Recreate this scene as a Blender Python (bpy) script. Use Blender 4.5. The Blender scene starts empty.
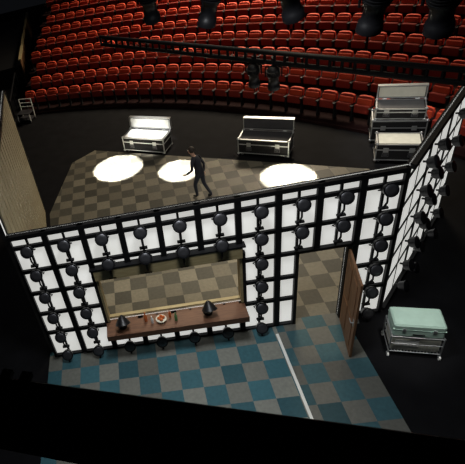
import bpy, math, random
from mathutils import Vector, Matrix
random.seed(4)
sc=bpy.context.scene
sc.view_settings.view_transform='Standard'
sc.view_settings.look='None'
COL=bpy.context.collection

# ---------------------------------------------------------------- materials
def mat(name,col,rough=.6,metal=0,emit=0,noise=.15,nscale=6,spec=.4,ecol=None):
    m=bpy.data.materials.new(name);m.use_nodes=True
    nt=m.node_tree;b=nt.nodes['Principled BSDF']
    b.inputs['Roughness'].default_value=rough
    b.inputs['Metallic'].default_value=metal
    b.inputs['Specular IOR Level'].default_value=spec
    tc=nt.nodes.new('ShaderNodeTexCoord');nz=nt.nodes.new('ShaderNodeTexNoise')
    nz.inputs['Scale'].default_value=nscale
    nt.links.new(tc.outputs['Object'],nz.inputs['Vector'])
    mx=nt.nodes.new('ShaderNodeMix');mx.data_type='RGBA'
    mx.inputs[6].default_value=(*[c*(1-noise) for c in col],1)
    mx.inputs[7].default_value=(*[min(1,c*(1+noise)) for c in col],1)
    nt.links.new(nz.outputs['Fac'],mx.inputs[0])
    nt.links.new(mx.outputs[2],b.inputs['Base Color'])
    if emit:
        nt.links.new(mx.outputs[2],b.inputs['Emission Color'])
        b.inputs['Emission Strength'].default_value=emit
    return m
def wood(name,c1,c2,scale=(1,12,12),rough=.55):
    m=bpy.data.materials.new(name);m.use_nodes=True
    nt=m.node_tree;b=nt.nodes['Principled BSDF'];b.inputs['Roughness'].default_value=rough
    tc=nt.nodes.new('ShaderNodeTexCoord');mp=nt.nodes.new('ShaderNodeMapping');mp.inputs['Scale'].default_value=scale
    nz=nt.nodes.new('ShaderNodeTexNoise');nz.inputs['Scale'].default_value=3;nz.inputs['Detail'].default_value=5
    cr=nt.nodes.new('ShaderNodeValToRGB')
    cr.color_ramp.elements[0].position=.3;cr.color_ramp.elements[0].color=(*c1,1)
    cr.color_ramp.elements[1].position=.7;cr.color_ramp.elements[1].color=(*c2,1)
    nt.links.new(tc.outputs['Object'],mp.inputs[0]);nt.links.new(mp.outputs[0],nz.inputs['Vector'])
    nt.links.new(nz.outputs['Fac'],cr.inputs[0]);nt.links.new(cr.outputs[0],b.inputs['Base Color'])
    return m
def tiles(name,a,b_,size=.45,off=(0,0),var=.35,rough=.5):
    m=bpy.data.materials.new(name);m.use_nodes=True
    nt=m.node_tree;b=nt.nodes['Principled BSDF'];b.inputs['Roughness'].default_value=rough
    b.inputs['Specular IOR Level'].default_value=.2
    tc=nt.nodes.new('ShaderNodeTexCoord');mp=nt.nodes.new('ShaderNodeMapping')
    mp.inputs['Scale'].default_value=(1/size,1/size,1);mp.inputs['Location'].default_value=(off[0],off[1],.5)
    nt.links.new(tc.outputs['Object'],mp.inputs[0])
    ck=nt.nodes.new('ShaderNodeTexChecker');ck.inputs['Scale'].default_value=1
    ck.inputs['Color1'].default_value=(*a,1);ck.inputs['Color2'].default_value=(*b_,1)
    nt.links.new(mp.outputs[0],ck.inputs['Vector'])
    fl=nt.nodes.new('ShaderNodeVectorMath');fl.operation='FLOOR';nt.links.new(mp.outputs[0],fl.inputs[0])
    wn=nt.nodes.new('ShaderNodeTexWhiteNoise');wn.noise_dimensions='3D';nt.links.new(fl.outputs[0],wn.inputs['Vector'])
    mr=nt.nodes.new('ShaderNodeMapRange');mr.inputs[3].default_value=1-var;mr.inputs[4].default_value=1+var*.4
    nt.links.new(wn.outputs['Value'],mr.inputs[0])
    nz=nt.nodes.new('ShaderNodeTexNoise');nz.inputs['Scale'].default_value=14;nt.links.new(tc.outputs['Object'],nz.inputs['Vector'])
    mr2=nt.nodes.new('ShaderNodeMapRange');mr2.inputs[3].default_value=.75;mr2.inputs[4].default_value=1.2
    nt.links.new(nz.outputs['Fac'],mr2.inputs[0])
    mu=nt.nodes.new('ShaderNodeMath');mu.operation='MULTIPLY';nt.links.new(mr.outputs[0],mu.inputs[0]);nt.links.new(mr2.outputs[0],mu.inputs[1])
    vm=nt.nodes.new('ShaderNodeVectorMath');vm.operation='SCALE'
    nt.links.new(ck.outputs['Color'],vm.inputs[0]);nt.links.new(mu.outputs[0],vm.inputs['Scale'])
    nt.links.new(vm.outputs[0],b.inputs['Base Color'])
    return m

M_black=mat('black_paint',(.007,.007,.008),.6,spec=.25)
M_floor=mat('black_stage_floor',(.006,.006,.007),.85,nscale=2,noise=.5,spec=.08)
M_gloss=mat('black_metal',(.010,.010,.012),.4,.2)
M_dark=mat('dark_steel',(.004,.004,.005),.6,0,spec=.15)
M_grey=mat('grey_metal',(.10,.10,.11),.4,.7)
M_alu=mat('aluminium',(.50,.51,.52),.35,.8)
M_panel=mat('translucent_panel_glow',(.88,.875,.80),.6,emit=.66,noise=.22,nscale=1.1)  # backlight painted in: emissive panels, colour noise makes the glow uneven
M_ply=wood('plywood',(.32,.25,.12),(.45,.37,.20))
M_woodbrown=wood('brown_wood',(.085,.033,.016),(.16,.07,.034))
M_door=wood('door_wood',(.16,.07,.03),(.28,.14,.065),(12,12,1))
M_board=wood('beige_boards',(.25,.21,.125),(.36,.31,.20),(10,10,.8))
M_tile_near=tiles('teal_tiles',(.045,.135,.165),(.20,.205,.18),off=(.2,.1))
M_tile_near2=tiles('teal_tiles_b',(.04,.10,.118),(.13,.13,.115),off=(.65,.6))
M_tile_stage=tiles('stage_tiles',(.155,.14,.105),(.07,.066,.052),off=(.2,.1),var=.3)
M_white=mat('white_paint',(.8,.8,.76),.5)
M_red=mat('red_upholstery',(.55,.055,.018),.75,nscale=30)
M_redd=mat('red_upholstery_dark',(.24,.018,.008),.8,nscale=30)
M_carpet=mat('dark_carpet',(.015,.005,.005),.9,spec=.1)
M_teal=mat('teal_vinyl',(.40,.55,.47),.5)
M_cream=mat('cream_card',(.55,.54,.46),.7)
M_skin=mat('skin',(.5,.3,.22),.5)
M_hair=mat('dark_hair',(.02,.014,.01),.6)
M_cloth=mat('dark_cloth',(.015,.016,.024),.8)
M_cloth2=mat('denim_dark',(.02,.024,.035),.8)
M_orange=mat('orange_glass',(.55,.14,.04),.3)
M_green=mat('green_glass',(.08,.2,.07),.3)
M_foam=mat('grey_foam',(.05,.05,.055),.9)

# ---------------------------------------------------------------- mesh builder
class MB:
    def __init__(s): s.v=[];s.f=[];s.m=[];s.mats=[];s.sm=[]
    def mi(s,m):
        if m not in s.mats: s.mats.append(m)
        return s.mats.index(m)
    def add(s,vs,fs,m,M=None,smooth=False):
        o=len(s.v);k=s.mi(m)
        for p in vs:
            p=Vector(p); s.v.append(M@p if M else p)
        for q in fs: s.f.append([o+i for i in q]);s.m.append(k);s.sm.append(smooth)
    def box(s,lo,hi,m,M=None,c=0):
        x0,y0,z0=lo;x1,y1,z1=hi
        if not c:
            vs=[(x0,y0,z0),(x1,y0,z0),(x1,y1,z0),(x0,y1,z0),(x0,y0,z1),(x1,y0,z1),(x1,y1,z1),(x0,y1,z1)]
            fs=[(0,3,2,1),(4,5,6,7),(0,1,5,4),(1,2,6,5),(2,3,7,6),(3,0,4,7)]
            s.add(vs,fs,m,M);return
        vs=[];idx={}
        X=(x0,x1);Y=(y0,y1);Z=(z0,z1)
        for i in(0,1):
            for j in(0,1):
                for k in(0,1):
                    a=c*(1-2*i);b=c*(1-2*j);d=c*(1-2*k)
                    for ax,p in enumerate([(X[i],Y[j]+b,Z[k]+d),(X[i]+a,Y[j],Z[k]+d),(X[i]+a,Y[j]+b,Z[k])]):
                        idx[(i,j,k,ax)]=len(vs);vs.append(p)
        fs=[]
        for ax in range(3):
            for sgn in(0,1):
                o=[t for t in range(3) if t!=ax];q=[]
                for (u,v) in((0,0),(1,0),(1,1),(0,1)):
                    t=[0,0,0];t[ax]=sgn;t[o[0]]=u;t[o[1]]=v;q.append(idx[(*t,ax)])
                fs.append(q)
        for ax in range(3):
            o=[t for t in range(3) if t!=ax]
            for u in(0,1):
                for v in(0,1):
                    a=[0,0,0];a[o[0]]=u;a[o[1]]=v;b=list(a);b[ax]=1
                    fs.append([idx[(*a,o[0])],idx[(*b,o[0])],idx[(*b,o[1])],idx[(*a,o[1])]])
        for i in(0,1):
            for j in(0,1):
                for k in(0,1): fs.append([idx[(i,j,k,0)],idx[(i,j,k,1)],idx[(i,j,k,2)]])
        s.add(vs,fs,m,M)
    def cyl(s,p0,p1,r0,m,r1=None,n=12,M=None,caps=True,smooth=True):
        if r1 is None:r1=r0
        s.lathe(p0,p1,[(0,r0),(1,r1)],m,n,M,caps,smooth)
    def lathe(s,p0,p1,prof,m,n=16,M=None,caps=True,smooth=True):
        p0=Vector(p0);p1=Vector(p1);d=p1-p0
        q=Vector((0,0,1)).rotation_difference(d.normalized()).to_matrix()
        vs=[];fs=[]
        for t,r in prof:
            for i in range(n):
                a=2*math.pi*i/n
                vs.append(p0+d*t+q@Vector((r*math.cos(a),r*math.sin(a),0)))
        for j in range(len(prof)-1):
            for i in range(n):
                fs.append((j*n+i,j*n+(i+1)%n,(j+1)*n+(i+1)%n,(j+1)*n+i))
        s.add(vs,fs,m,M,smooth)
        if caps:
            L=len(prof)-1
            s.add(vs[:n],[tuple(reversed(range(n)))],m,M)
            s.add(vs[L*n:],[tuple(range(n))],m,M)
    def tube(s,pts,r,m,n=8,M=None):
        for a,b in zip(pts[:-1],pts[1:]): s.cyl(a,b,r,m,n=n,M=M)
    def obj(s,name,parent=None,loc=(0,0,0),rz=0):
        me=bpy.data.meshes.new(name)
        me.from_pydata([tuple(v) for v in s.v],[],s.f)
        for m in s.mats: me.materials.append(m)
        for p,k,q in zip(me.polygons,s.m,s.sm): p.material_index=k;p.use_smooth=q
        import bmesh
        bm=bmesh.new();bm.from_mesh(me);bmesh.ops.recalc_face_normals(bm,faces=bm.faces);bm.to_mesh(me);bm.free()
        o=bpy.data.objects.new(name,me);COL.objects.link(o)
        o.location=loc;o.rotation_euler=(0,0,rz)
        if parent:o.parent=parent
        return o
def empty(name,loc,rz=0):
    e=bpy.data.objects.new(name,None);COL.objects.link(e);e.location=loc;e.rotation_euler=(0,0,rz);return e

# ---------------------------------------------------------------- floors
b=MB();b.box((-16,-14,-.3),(34,45,0),M_floor);b.obj('floor')
b=MB()
poly=[(-.25,.06),(7.2,.06),(9.75,2.9),(9.5,5.4),(.75,10.2),(-.2,9.5),(-.9,6.1)]
vs=[(x,y,.012) for x,y in poly]+[(x,y,.0) for x,y in poly];N=len(poly)
b.add(vs,[tuple(range(N))]+[(i,(i+1)%N,N+(i+1)%N,N+i) for i in range(N)],M_tile_stage);b.obj('stage_tile_floor')
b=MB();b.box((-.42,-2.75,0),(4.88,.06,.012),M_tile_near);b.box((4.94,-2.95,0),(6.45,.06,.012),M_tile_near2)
b.box((4.88,-2.95,0),(4.94,-.3,.016),M_white)
b.box((4.88,-.3,0),(4.94,.06,.012),M_tile_near)
b.obj('backstage_tile_floor')

# ---------------------------------------------------------------- set walls
ROWS=[3.464,2.81,2.156,1.502,.848,.194]
def inside(x,z,holes,pad=0):
    return any(h[0]-pad<x<h[1]+pad and h[2]-pad<z<h[3]+pad for h in holes)
def rect_minus(x0,x1,z0,z1,holes):
    rs=[(x0,x1,z0,z1)]
    for h in holes:
        out=[]
        for (a,b_,c,d) in rs:
            if h[1]<=a or h[0]>=b_ or h[3]<=c or h[2]>=d: out.append((a,b_,c,d));continue
            if a<h[0]: out.append((a,h[0],c,d))
            if b_>h[1]: out.append((h[1],b_,c,d))
            m0=max(a,h[0]);m1=min(b_,h[1])
            if c<h[2]: out.append((m0,m1,c,h[2]))
            if d>h[3]: out.append((m0,m1,h[3],d))
        rs=out
    return rs
def wall(name,L,x0,n,holes,loc=(0,0,0),rz=0,boards=False,step=.75,TOP=3.8,dp=1.0,mid=True):
    b=MB()
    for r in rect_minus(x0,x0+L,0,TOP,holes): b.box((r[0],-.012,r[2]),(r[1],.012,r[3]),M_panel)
    def bar(a,b_,c,d,y0,y1):
        for r in rect_minus(a,b_,c,d,holes): b.box((r[0],y0,r[2]),(r[1],y1,r[3]),M_black)
    for i in range(n+1):
        x=x0+i*step
        bar(max(x0,x-.06),min(x0+L,x+.06),0,TOP,-.09*dp,-.012)
        if i<n and mid: bar(x+step/2-.022,x+step/2+.022,0,TOP,-.06*dp,-.0125)
    for z in ROWS[:-1]: bar(x0,x0+L,z-.045,z+.045,-.07*dp,-.0125)
    bar(x0,x0+L,TOP-.1,TOP,-.1,.05); bar(x0,x0+L,0,.06,-.09,.03)
    for h in holes:
        e=.07
        for q in ((h[0]-e,h[0],h[2],h[3]+e),(h[1],h[1]+e,h[2],h[3]+e),(h[0],h[1],h[3],h[3]+e)):
            b.box((q[0],-.1,q[2]),(q[1],.06,q[3]),M_black)
    if boards:
        w=.34;k=int(L/w)
        for i in range(k):
            b.box((x0+i*w+.03,.02,0.02),(x0+(i+1)*w-.03,.05,TOP-.03),M_board)
        b.box((x0,.012,0),(x0+L,.02,TOP-.02),M_black)
        b.box((x0-.05,-.05,0),(x0,.07,TOP),M_black)
    return b.obj(name,loc=loc,rz=rz)
LS=.9
def dish(b,x,z):
    b.cyl((x,-.06,z),(x,-.2,z+.03),.022,M_gloss,n=8)
    a=Vector((x,-.13,z-.02));c=Vector((x,-.28,z+.05))
    b.lathe(a,c,[(0,.05*LS),(.12,.10*LS),(.35,.125*LS),(.9,.135*LS),(.92,.15*LS),(1,.15*LS)],M_gloss,n=16)
    b.lathe(c,a+(c-a)*1.08,[(0,.12*LS),(.6,.11*LS),(1,.06*LS)],M_grey,n=16)
def lamp(b,x,z):
    b.box((x-.05,-.085,z-.07),(x+.05,-.05,z+.07),M_black)
    dish(b,x,z)
    for s in(-1,1): b.tube([(x+s*.04,-.07,z-.05),(x+s*.13,-.10,z-.05),(x+s*.13,-.21,z+.02)],.011,M_black,n=6)
    b.tube([(x,-.20,z-.08),(x,-.22,z-.26),(x,-.13,z-.44)],.02,M_black,n=6)
    b.box((x-.08,-.16,z-.47),(x+.08,-.10,z-.43),M_black)
def lamps(name,xs,holes,loc=(0,0,0),rz=0,rods=True):
    b=MB()
    for x in xs:
        for z in ROWS:
            if inside(x,z,holes,.14): continue
            if not rods: dish(b,x,z);continue
            if z<.3:
                dish(b,x,z);b.tube([(x,-.1,z),(x,-.3,.02)],.02,M_black,n=6);continue
            lamp(b,x,z)
    return b.obj(name,loc=loc,rz=rz)
WIN=(1.22,4.25,.95,2.36);DOOR=(5.38,6.32,0,2.15)
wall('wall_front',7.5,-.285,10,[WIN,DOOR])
lamps('wall_lantern_array',[.09+.75*i for i in range(10)],[(1.2,4.25,.5,2.6),(5.1,6.4,0,2.3)])
rr=math.radians(46)
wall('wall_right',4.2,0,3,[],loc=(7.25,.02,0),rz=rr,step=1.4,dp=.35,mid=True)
lamps('wall_lantern_array.001',[.7,1.4,2.8],[],loc=(7.25,.02,0),rz=rr,rods=False)
rl=math.radians(-82.6)
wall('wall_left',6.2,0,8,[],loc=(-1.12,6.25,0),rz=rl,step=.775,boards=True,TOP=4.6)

# window frame, lintel, shelf
b=MB()
b.box((1.22,-.16,2.34),(4.25,.14,2.62),M_ply)
b.box((1.15,-.17,2.62),(4.32,.15,2.66),M_black)
b.box((1.22,-.10,.98),(1.27,.14,2.34),M_ply);b.box((4.20,-.10,.98),(4.25,.14,2.34),M_ply)
b.box((1.27,.02,.98),(4.20,.10,1.01),M_ply)
b.obj('window_1')
b=MB()
b.box((1.18,-.47,.90),(4.27,.02,.95),M_woodbrown,c=.008)
b.box((1.18,-.50,.80),(4.27,-.47,.955),M_woodbrown)
for x in(1.3,2.3,3.2,4.15):
    b.box((x-.02,-.42,.86),(x+.02,-.1,.90),M_black);b.box((x-.02,-.14,.5),(x+.02,-.10,.9),M_black)
    b.tube([(x,-.4,.87),(x,-.12,.55)],.015,M_black,n=6)
b.obj('counter_shelf')

# door
e=empty('door_1',(6.34,-.14,0),math.atan2(-1.0,-.22))
b=MB()
W=1.02
b.box((0,-.022,.02),(W,.022,2.12),M_door,c=.004)
for (x0,x1,z0,z1) in((.12,.44,.2,.95),(.56,.88,.2,.95),(.12,.44,1.1,1.95),(.56,.88,1.1,1.95)):
    for s in(-1,1):
        y=s*.022
        b.box((x0,min(y,y+s*.012),z0),(x1,max(y,y+s*.012),z1),M_door,c=.005)
b.obj('leaf',e)
b=MB()
for s in(-1,1):
    b.cyl((W-.07,s*.02,1.02),(W-.07,s*.07,1.02),.012,M_alu,n=8);b.cyl((W-.07,s*.07,1.02),(W-.19,s*.07,1.02),.011,M_alu,n=8)
    b.box((W-.1,min(s*.022,s*.03),.93),(W-.04,max(s*.022,s*.03),1.1),M_alu)
for z in(.25,1.05,1.85): b.cyl((-.005,.02,z-.05),(-.005,.02,z+.05),.014,M_alu,n=8)
b.obj('handle_and_hinges',e)

# shelf objects
def bottle(name,x,y,m,s=1):
    b=MB();b.lathe((x,y,.952),(x,y,.952+.27*s),[(0,.035*s),(.6,.038*s),(.75,.016*s),(1,.014*s)],m,n=14);b.obj(name)
bottle('glass_bottle',2.08,-.2,M_orange);bottle('glass_bottle',2.22,-.28,M_white,.8);bottle('glass_bottle',2.62,-.18,M_orange,.8);bottle('glass_bottle',2.74,-.3,M_green,.9)
b=MB()
b.lathe((2.42,-.25,.952),(2.42,-.25,1.02),[(0,.05),(.3,.09),(1,.12)],M_cream,n=18)
for i,(dx,dy) in enumerate([(-.05,0),(.05,.02),(0,-.05),(0,.05)]):
    b.lathe((2.42+dx,-.25+dy,1.0),(2.42+dx,-.25+dy,1.08),[(0,.015),(.2,.036),(.6,.04),(.9,.02),(1,.005)],M_orange,n=10)
b.obj('fruit_bowl')
def desk_lamp(name,x,y):
    b=MB()
    b.lathe((x,y,.952),(x,y,.975),[(0,.10),(.6,.10),(1,.07)],M_gloss,n=20)
    b.tube([(x,y,.97),(x-.05,y,1.15),(x+.02,y-.02,1.24)],.014,M_gloss)
    b.lathe((x+.02,y,1.31),(x+.03,y-.10,1.14),[(0,.03),(.15,.06),(.5,.11),(1,.17)],M_gloss,n=20)
    b.obj(name)
desk_lamp('desk_lamp',3.45,-.2);desk_lamp('desk_lamp',1.55,-.25)

# ---------------------------------------------------------------- flight cases
def flight_case(name,loc,rz,w,d,h,top=None,casters=True,lid=None):
    e=empty(name,loc,rz);b=MB();z0=.14 if casters else .01
    b.box((-w/2,-d/2,z0),(w/2,d/2,z0+h),M_black,c=.01)
    if top: b.box((-w/2+.06,-d/2+.06,z0+h),(w/2-.06,d/2-.06,z0+h+.008),top)
    b.obj('shell',e)
    if lid:
        b=MB();zl=z0+h+.03;H=d*.62
        b.box((-w/2,d/2+.03,zl),(w/2,d/2+.16,zl+H),M_black,c=.008)
        b.box((-w/2+.05,d/2+.022,zl+.05),(w/2-.05,d/2+.03,zl+H-.05),lid)
        for x in(-w/2-.004,w/2-.028): b.box((x,d/2+.02,zl),(x+.032,d/2+.165,zl+H),M_alu)
        for z in(zl,zl+H-.03): b.box((-w/2,d/2+.018,z),(w/2,d/2+.165,z+.032),M_alu)
        for x in(-w/3,w/3): b.cyl((x-.06,d/2+.02,zl-.01),(x+.06,d/2+.02,zl-.01),.016,M_alu,n=8)
        b.obj('lid',e)
    b=MB();t=.035;g=.006
    X=w/2+g;Y=d/2+g;z1=z0+h+g;zz=z0-g
    for sx in(-1,1):
        for sy in(-1,1):
            xa,xb=sorted((sx*X,sx*(X-t)));ya,yb=sorted((sy*Y,sy*(Y-t)))
            b.box((xa,ya,zz),(xb,yb,z1),M_alu)
            for z in(zz,z1): b.lathe((sx*(X-.02),sy*(Y-.02),z-.045),(sx*(X-.02),sy*(Y-.02),z+.045),[(0,.02),(.3,.05),(.7,.05),(1,.02)],M_alu,n=8)
    for z in(zz,z1-t,z0+h*.62):
        for sy in(-1,1):
            ya,yb=sorted((sy*Y,sy*(Y-t)));b.box((-X,ya,z),(X,yb,z+t),M_alu)
        for sx in(-1,1):
            xa,xb=sorted((sx*X,sx*(X-t)));b.box((xa,-Y,z),(xb,Y,z+t),M_alu)
    for x in(-w*.28,w*.28):
        for sy in(-1,1):
            ya,yb=sorted((sy*Y,sy*(Y+.012)))
            b.box((x-.07,ya,z0+h*.62-.06),(x+.07,yb,z0+h*.62+.09),M_alu)
            b.box((x-.09,ya,z0+h*.22),(x+.09,yb,z0+h*.22+.14),M_grey)
            b.tube([(x-.06,sy*(Y+.015),z0+h*.22+.1),(x-.06,sy*(Y+.04),z0+h*.22+.05),(x+.06,sy*(Y+.04),z0+h*.22+.05),(x+.06,sy*(Y+.015),z0+h*.22+.1)],.01,M_black,n=6)
    b.obj('hardware',e)
    if casters:
        b=MB()
        for sx in(-1,1):
            for sy in(-1,1):
                x=sx*(w/2-.12);y=sy*(d/2-.12)
                b.box((x-.05,y-.05,.125),(x+.05,y+.05,.14),M_alu);b.box((x-.035,y-.03,.05),(x-.028,y+.03,.13),M_alu);b.box((x+.028,y-.03,.05),(x+.035,y+.03,.13),M_alu)
                b.cyl((x-.025,y,.053),(x+.025,y,.053),.05,M_grey,n=14)
        b.obj('casters',e)
    return e
ang=math.radians(-30)
flight_case('flight_case',(2.95,9.4,0),ang,1.75,.75,.55,top=M_white,lid=M_white)
flight_case('flight_case',(6.95,7.5,0),ang,1.7,.7,.55,top=M_foam,lid=M_foam)
flight_case('flight_case',(11.0,6.9,0),math.radians(-24),1.5,.8,.70)
flight_case('flight_case',(10.45,5.75,0),math.radians(-24),1.2,.75,.55,top=M_cream)
flight_case('flight_case',(11.0,6.9,.87),math.radians(-26),1.35,.7,.35,casters=False,top=M_grey,lid=M_cream)

# ---------------------------------------------------------------- cart lower right
e=empty('wire_cart',(7.32,-1.05,0),math.radians(-16))
b=MB();w=.88;d=.52
for x in(-w/2,w/2):
    for y in(-d/2,d/2):
        b.cyl((x,y,.10),(x,y,.62),.013,M_alu,n=8)
        b.cyl((x-.015,y,.052),(x+.015,y,.052),.05,M_white,n=16);b.box((x-.02,y-.012,.05),(x+.02,y+.012,.11),M_alu)
for z in(.16,.40,.60):
    for y in(-d/2,d/2): b.cyl((-w/2,y,z),(w/2,y,z),.010,M_alu,n=6)
    for x in(-w/2,w/2): b.cyl((x,-d/2,z),(x,d/2,z),.010,M_alu,n=6)
for i in range(1,16):
    x=-w/2+w*i/16;b.cyl((x,-d/2,.16),(x,d/2,.16),.006,M_alu,n=5)
    for y in(-d/2,d/2): b.cyl((x,y,.16),(x,y,.40),.004,M_alu,n=5)
b.obj('frame',e)
b=MB();b.box((-w/2+.03,-d/2+.03,.172),(w/2-.03,d/2-.03,.56),M_cream,c=.012)
b.box((-w/2+.03,-.01,.56),(w/2-.03,.01,.564),M_ply);b.box((-.35,-d/2+.022,.3),(.05,-d/2+.03,.48),M_white)
b.box((-w/2+.02,-d/2+.02,.564),(w/2-.02,d/2-.02,.60),M_white,c=.01);b.obj('packing_box',e)
b=MB();b.box((-.43,-.25,.605),(.43,.25,.93),M_teal,c=.03);b.box((-.435,-.255,.80),(.435,.255,.81),M_teal)
for x in(-.25,.25): b.box((x-.03,-.265,.76),(x+.03,-.25,.84),M_alu)
b.box((-.1,-.27,.68),(.1,-.255,.70),M_black);b.obj('storage_case',e)

# ---------------------------------------------------------------- auditorium
CX,CY,R0=-6.9,-5.9,22.3
def arcpt(r,a): return Vector((CX+r*math.cos(a),CY+r*math.sin(a),0))
b=MB();A0=math.radians(18);A1=math.radians(80.5);NR=12;PD=1.02;RI=.36
for k in range(NR):
    r0=R0-.45+k*PD;r1=R0-.45+(k+1)*PD+(0 if k<NR-1 else 2);z=.10+k*RI;n=40
    vs=[];fs=[]
    for i in range(n+1):
        a=A0+(A1+.0-A0)*i/n
        p=arcpt(r0,a);q=arcpt(r1,a)
        vs+=[(p.x,p.y,0 if k==0 else z-RI),(p.x,p.y,z),(q.x,q.y,z),(q.x,q.y,0)]
    for i in range(n):
        o=4*i;fs+=[(o,o+1,o+5,o+4),(o+1,o+2,o+6,o+5)]
    fs+=[(0,1,2,3),(4*n,4*n+1,4*n+2,4*n+3)]
    b.add(vs,fs,M_carpet)
b.obj('auditorium_steps')
b=MB()
def seat(b,M):
    w=.270
    prof=[(-w,.38),(w,.38),(w,.80),(w*.85,.88),(w*.45,.91),(-w*.45,.91),(-w*.85,.88),(-w,.80)]
    def lean(z): return -.14-(z-.38)*.22
    f=[(x,lean(z)+.045,z) for x,z in prof];k=[(x,lean(z)-.05,z) for x,z in prof];N=8
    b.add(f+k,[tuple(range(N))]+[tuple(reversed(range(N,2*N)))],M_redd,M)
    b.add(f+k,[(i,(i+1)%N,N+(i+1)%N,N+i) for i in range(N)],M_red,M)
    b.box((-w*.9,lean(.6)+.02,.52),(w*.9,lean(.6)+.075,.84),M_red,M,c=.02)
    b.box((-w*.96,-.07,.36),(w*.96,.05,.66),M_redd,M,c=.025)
    for s in(-1,1):
        x=s*.296
        b.box((x-.022,-.16,.60),(x+.022,.16,.64),M_black,M)
        b.box((x-.018,-.10,0),(x+.018,.06,.60),M_black,M)
for k in range(NR):
    r=R0+.05+k*PD;z=.10+k*RI
    da=.62/r;a=math.radians(20)+ (da/2 if k%2 else 0)
    aend=math.radians(79.5)
    while a<aend:
        p=arcpt(r,a)
        M=Matrix.Translation((p.x,p.y,z))@Matrix.Rotation(a+math.pi/2,4,'Z')
        seat(b,M);a+=da
b.obj('auditorium_seats')

# side balcony (timber slats) far left and aisle handrail
b=MB()
p0=Vector((-3.45,20.5,0));p1=Vector((-4.6,34,0));dv=(p1-p0);L=dv.length;dn=dv/L;nn=Vector((-dn.y,dn.x,0))
Mx=Matrix.Translation(p0)@Matrix(((dn.x,nn.x,0,0),(dn.y,nn.y,0,0),(0,0,1,0),(0,0,0,1)))
b.box((0,0,0),(L,2.5,1.2),M_black,Mx)
i=0
while i*.5<L-.5:
    b.box((i*.5,-.05,.1),(i*.5+.36,0,1.5),M_door,Mx);i+=1
b.box((0,-.09,1.5),(L,.07,1.58),M_ply,Mx)
b.obj('timber_balcony')
b=MB();b.tube([(-3.5,15.5,0),(-3.5,15.5,.95),(-3.9,20.2,.95),(-3.9,20.2,0)],.05,M_dark,n=10)
for t in(.33,.66): b.cyl((-3.5-.4*t,15.5+4.7*t,0),(-3.5-.4*t,15.5+4.7*t,.95),.035,M_dark)
b.obj('aisle_handrail')

# equipment trolley at far left
e=empty('equipment_trolley',(-2.75,14.9,0),math.radians(-20));b=MB()
for x in(-.35,.35):
    b.tube([(x,.25,.1),(x,.3,1.05)],.025,M_white);b.tube([(x,-.25,.1),(x,-.25,.45)],.025,M_white)
    for y in(-.25,.25): b.cyl((x-.02,y,.06),(x+.02,y,.06),.06,M_grey,n=14)
for z in(.14,.45): b.box((-.37,-.27,z),(.37,.27,z+.03),M_grey)
for z in(.65,.85,1.05): b.cyl((-.35,.28,z),(.35,.28,z),.022,M_white,n=8)
b.obj('frame',e)

# ---------------------------------------------------------------- overhead bars & lanterns
def stage_lantern(name,hang,aim,s=1.0):
    e=empty(name,hang);b=MB()
    b.box((-.04,-.04,-.08),(.04,.04,.06),M_dark);b.cyl((0,0,-.08),(0,0,-.14),.015,M_dark,n=8)
    d=Vector(aim).normalized();side=d.cross(Vector((0,0,1))).normalized();c=Vector((0,0,-.42*s))
    for sg in(-1,1): b.tube([(0,0,-.13),tuple(side*sg*.2*s+Vector((0,0,-.15))),tuple(side*sg*.2*s+c)],.016,M_dark,n=6)
    p0=c-d*.30*s;p1=c+d*.36*s
    b.lathe(p0,p1,[(0,.07*s),(.05,.12*s),(.12,.15*s),(.42,.16*s),(.45,.125*s),(.8,.125*s),(.82,.15*s),(1,.155*s)],M_gloss,n=20)
    b.lathe(p1,p1+d*.01,[(0,.12*s),(1,.1*s)],M_grey,n=20)
    for t in(.16,.22,.28,.34): b.lathe(p0+(p1-p0)*t,p0+(p1-p0)*(t+.015),[(0,.172*s),(1,.172*s)],M_black,n=20)
    b.box(tuple(p1-Vector((.01,.01,.17*s))),tuple(p1+Vector((.01,.01,.17*s))),M_dark)
    b.obj('body',e);return e
def on(p,q,t,z): return (p[0]+(q[0]-p[0])*t,p[1]+(q[1]-p[1])*t,z)
PA=(1.9,2.9);PB=(6.9,-2.75)
b=MB();b.cyl((*PA,7.58),(*PB,7.58),.03,M_dark,n=12)
for t in(.03,.97):
    x,y,_=on(PA,PB,t,0);b.cyl((x,y,7.58),(x,y,11.5),.006,M_dark,n=6)
b.obj('fly_bar')
for t,aim in((.26,(.1,.3,-1)),(.43,(-.2,.2,-1)),(.60,(.3,.2,-1)),(.745,(0,.3,-1)),(.835,(.2,.3,-1))):
    stage_lantern('stage_lantern',on(PA,PB,t,7.52 if t!=.60 else 7.62),aim,.95)
QA=(1.99,8.03);QB=(9.6,-.75)
b=MB()
for z in(5.03,4.80): b.cyl((*QA,z),(*QB,z),.055,M_dark,n=10)
for i in range(47):
    t=i/46;x,y,_=on(QA,QB,t,0);b.cyl((x,y,4.80),(x,y,5.02),.035,M_dark,n=6)
for t in(.05,.95):
    x,y,_=on(QA,QB,t,0);b.cyl((x,y,5),(x,y,11.5),.006,M_dark,n=6)
b.obj('lighting_truss')
for t in(.475,.52): stage_lantern('stage_lantern',on(QA,QB,t,4.85),(.1,.2,-1),.9)

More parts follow.
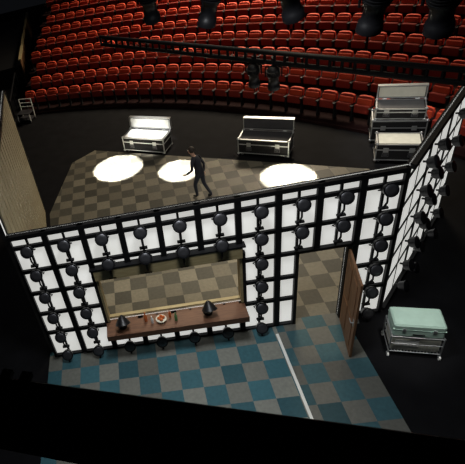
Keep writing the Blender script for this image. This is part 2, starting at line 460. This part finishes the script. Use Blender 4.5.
# ---------------------------------------------------------------- gallery rail (bottom)
b=MB()
g0=Vector((2.0,-6.18));g1=Vector((3.32,-6.56));gd=(g1-g0).normalized();ga=math.atan2(gd.y,gd.x)
b.box((-3,-.235,-.06),(4,0,0),M_dark,c=.008)
for x in(-2.2,-.9,3.2): b.box((x-.03,-.17,-1.6),(x+.03,-.11,-.06),M_dark)
for x in(-.02,.06):
    b.box((x-.02,-.02,0),(x+.02,.02,.02),M_dark);b.cyl((x,0,.02),(x,0,.035),.012,M_dark,n=8)
b.obj('gallery_rail',loc=(g0.x,g0.y,7.6),rz=ga)

# ---------------------------------------------------------------- person
def skin_mesh(name,pts,edges,root,mats,fn,sub=2):
    me=bpy.data.meshes.new(name);me.from_pydata([p[:3] for p in pts],edges,[])
    o=bpy.data.objects.new(name,me);COL.objects.link(o)
    md=o.modifiers.new('s','SKIN');md.use_smooth_shade=True
    for i,p in enumerate(pts):
        v=me.skin_vertices[0].data[i];r=p[3];v.radius=(r if isinstance(r,tuple) else (r,r));v.use_root=(i==root)
    s2=o.modifiers.new('d','SUBSURF');s2.levels=sub;s2.render_levels=sub
    dg=bpy.context.evaluated_depsgraph_get();dg.update()
    nm=bpy.data.meshes.new_from_object(o.evaluated_get(dg))
    o.modifiers.clear();o.data=nm;nm.materials.clear()
    for m in mats:nm.materials.append(m)
    for p in nm.polygons:p.material_index=fn(p.center);p.use_smooth=True
    return o
pts=[(0,0,.95,(.13,.16)),
 (.02,0,1.10,(.115,.14)),(.07,0,1.28,(.12,.17)),(.12,0,1.42,(.09,.14)),(.15,0,1.50,.055),(.18,0,1.56,.055),(.22,0,1.64,.088),(.235,0,1.70,.095),(.24,0,1.76,.07),
 (.0,.095,.88,.098),(.14,.10,.50,.062),(.12,.10,.30,.056),(.10,.10,.10,.04),(.13,.10,.05,.04),(.25,.11,.04,.034),
 (-.01,-.095,.88,.098),(-.06,-.10,.50,.062),(-.18,-.10,.30,.055),(-.30,-.10,.13,.04),(-.29,-.10,.06,.04),(-.17,-.11,.035,.034),
 (.12,.19,1.40,.062),(.10,.27,1.14,.045),(.27,.26,.98,.036),(.34,.25,.93,.026),
 (.10,-.19,1.40,.062),(-.03,-.26,1.14,.045),(-.02,-.27,.90,.035),(0,-.27,.83,.026)]
ed=[(0,1),(1,2),(2,3),(3,4),(4,5),(5,6),(6,7),(7,8),(0,9),(9,10),(10,11),(11,12),(12,13),(13,14),(0,15),(15,16),(16,17),(17,18),(18,19),(19,20),(3,21),(21,22),(22,23),(23,24),(3,25),(25,26),(26,27),(27,28)]
def pm(c):
    if c.z>1.515: return 0
    if c.z<.92 and not(abs(c.y)>.2): return 2 if c.z>.09 else 3
    return 1
e=empty('person',(4.33,5.52,0.012),math.atan2(.62,-.78))
o=skin_mesh('body',pts,ed,0,[M_skin,M_cloth,M_cloth2,M_black],pm);o.parent=e
b=MB()
hc=Vector((.235,0,1.685))
def ell(b,c,rx,ry,rz,m,n=14,k=8,cut=None):
    vs=[];fs=[]
    for j in range(k+1):
        t=math.pi*j/k
        for i in range(n):
            a=2*math.pi*i/n;vs.append(c+Vector((rx*math.sin(t)*math.cos(a),ry*math.sin(t)*math.sin(a),rz*math.cos(t))))
    for j in range(k):
        for i in range(n):
            q=(j*n+i,j*n+(i+1)%n,(j+1)*n+(i+1)%n,(j+1)*n+i)
            if cut and cut(sum((vs[x] for x in q),Vector())/4-c): continue
            fs.append(q)
    b.add(vs,fs,m,None,True)
ell(b,hc+Vector((-.018,0,.03)),.115,.102,.115,M_hair,cut=lambda p:p.x>.03 and p.z<.055)
ell(b,hc+Vector((.098,0,-.015)),.018,.013,.02,M_skin)
for s in(-1,1):
    ell(b,hc+Vector((.01,s*.094,-.01)),.02,.01,.032,M_skin);ell(b,hc+Vector((.085,s*.035,.012)),.012,.014,.009,M_white);ell(b,hc+Vector((.094,s*.035,.012)),.006,.006,.006,M_black)
ell(b,hc+Vector((.088,0,-.055)),.01,.025,.008,M_redd)
b.obj('face_and_hair',e)
def hand(base,d,side,nm):
    d=Vector(d).normalized();sd=Vector(side).normalized();cr=d.cross(sd)
    P=[];E=[]
    def a(v,r): P.append((v.x,v.y,v.z,r));return len(P)-1
    B=Vector(base);w=a(B,(.02,.026));m=a(B+d*.05,(.016,.038));k=a(B+d*.085,(.014,.038));E.extend([(w,m),(m,k)])
    o1=skin_mesh(nm+'_palm',P,E,0,[M_skin],lambda c:0,1);o1.parent=e
    for i,(off,ln) in enumerate([(-.03,.068),(-.01,.078),(.01,.073),(.029,.056)]):
        q=B+d*.08+sd*off
        pts=[(*q,.009),(*(q+d*ln*.45+cr*.006),.0085),(*(q+d*ln*.8+cr*.022),.008),(*(q+d*ln+cr*.042),.007)]
        f=skin_mesh('%s_finger_%d'%(nm,i+1),pts,[(0,1),(1,2),(2,3)],0,[M_skin],lambda c:0,1);f.parent=e
    q=B+d*.03-sd*.025
    pts=[(*q,.011),(*(q+d*.03-sd*.022+cr*.008),.010),(*(q+d*.06-sd*.03+cr*.018),.008)]
    f=skin_mesh(nm+'_thumb',pts,[(0,1),(1,2)],0,[M_skin],lambda c:0,1);f.parent=e
hand((.345,.25,.925),(.8,-.05,-.6),(0,1,0),'left_hand')
hand((0,-.27,.82),(.15,0,-1),(1,0,0),'right_hand')

# ---------------------------------------------------------------- lights
def area(name,loc,size,energy,col,aim=None,sy=None,spread=None):
    l=bpy.data.lights.new(name,'AREA');l.size=size;l.energy=energy;l.color=col
    if sy:l.shape='RECTANGLE';l.size_y=sy
    if spread:l.spread=math.radians(spread)
    o=bpy.data.objects.new(name,l);COL.objects.link(o);o.location=loc
    d=(Vector(aim)-Vector(loc)) if aim else Vector((0,0,-1))
    o.rotation_euler=d.to_track_quat('-Z','Y').to_euler();return o
def spot(name,loc,aim,ang,energy,col,blend=.1,r=.05):
    l=bpy.data.lights.new(name,'SPOT');l.energy=energy;l.color=col;l.spot_size=math.radians(ang);l.spot_blend=blend;l.shadow_soft_size=r
    o=bpy.data.objects.new(name,l);COL.objects.link(o);o.location=loc
    d=Vector(aim)-Vector(loc);o.rotation_euler=d.to_track_quat('-Z','Y').to_euler();return o
def dia(d,h): return 2*math.degrees(math.atan(d/2/h))
spot('stage_spot_1',(1.66,8.4,9.5),(1.66,8.4,0),dia(2.0,9.5),80000,(1,.99,.95),.2)
spot('stage_spot_2',(3.87,7.37,9.5),(3.87,7.37,0),dia(1.55,9.5),80000,(1,.99,.95),.2)
spot('stage_spot_3',(7.14,5.75,9.5),(7.14,5.75,0),dia(1.75,9.5),80000,(1,.98,.92),.2)
spot('case_spot',(2.0,7.6,9.5),(3.05,9.5,.9),dia(1.9,9),9000,(1,.99,.95),.6)
spot('case_spot_2',(9.0,4.0,9.5),(10.8,6.3,.5),26,2600,(1,.99,.95),.9,.3)
area('backstage_worklight',(3.2,-2.0,9.5),1.5,165,(.95,.98,1),spread=110)
spot('cart_added_fill',(7.0,-2.6,9.0),(7.3,-1.05,.6),15,1500,(1,.99,.93),1,.2)  # added fill to brighten the cart, not an actual fixture
spot('stage_warm_light_1',(3.0,3.6,9.5),(2.9,1.6,0),40,1800,(1,.86,.62),1,.4)
spot('stage_warm_light_2',(6.0,4.0,9.5),(5.9,1.4,0),34,1100,(1,.86,.62),1,.4)
area('stage_fill',(4,6,10),3,75,(1,.92,.8),spread=110)
area('auditorium_light',(13,23,14),6,2600,(1,.84,.62),aim=(9,19,1),spread=100)
w=bpy.data.worlds.new('world');sc.world=w;w.use_nodes=True
w.node_tree.nodes['Background'].inputs[0].default_value=(.05,.055,.065,1);w.node_tree.nodes['Background'].inputs[1].default_value=.06

# ---------------------------------------------------------------- camera
F=Vector((-.1306,.8092,-.5729)).normalized();R2=Vector((.9762,.0039,-.2170));R2=(R2-F*R2.dot(F)).normalized();U2=R2.cross(F)
c=bpy.data.cameras.new('camera');co=bpy.data.objects.new('camera',c);COL.objects.link(co)
Mx=Matrix((R2,U2,-F)).transposed().to_4x4();Mx.translation=(2.608,-7.217,8.989);co.matrix_world=Mx
c.sensor_width=36;c.lens=462.57/465*36;c.shift_x=142.5/465;c.shift_y=-14.72/465
c.clip_start=.05;c.clip_end=200
sc.camera=co
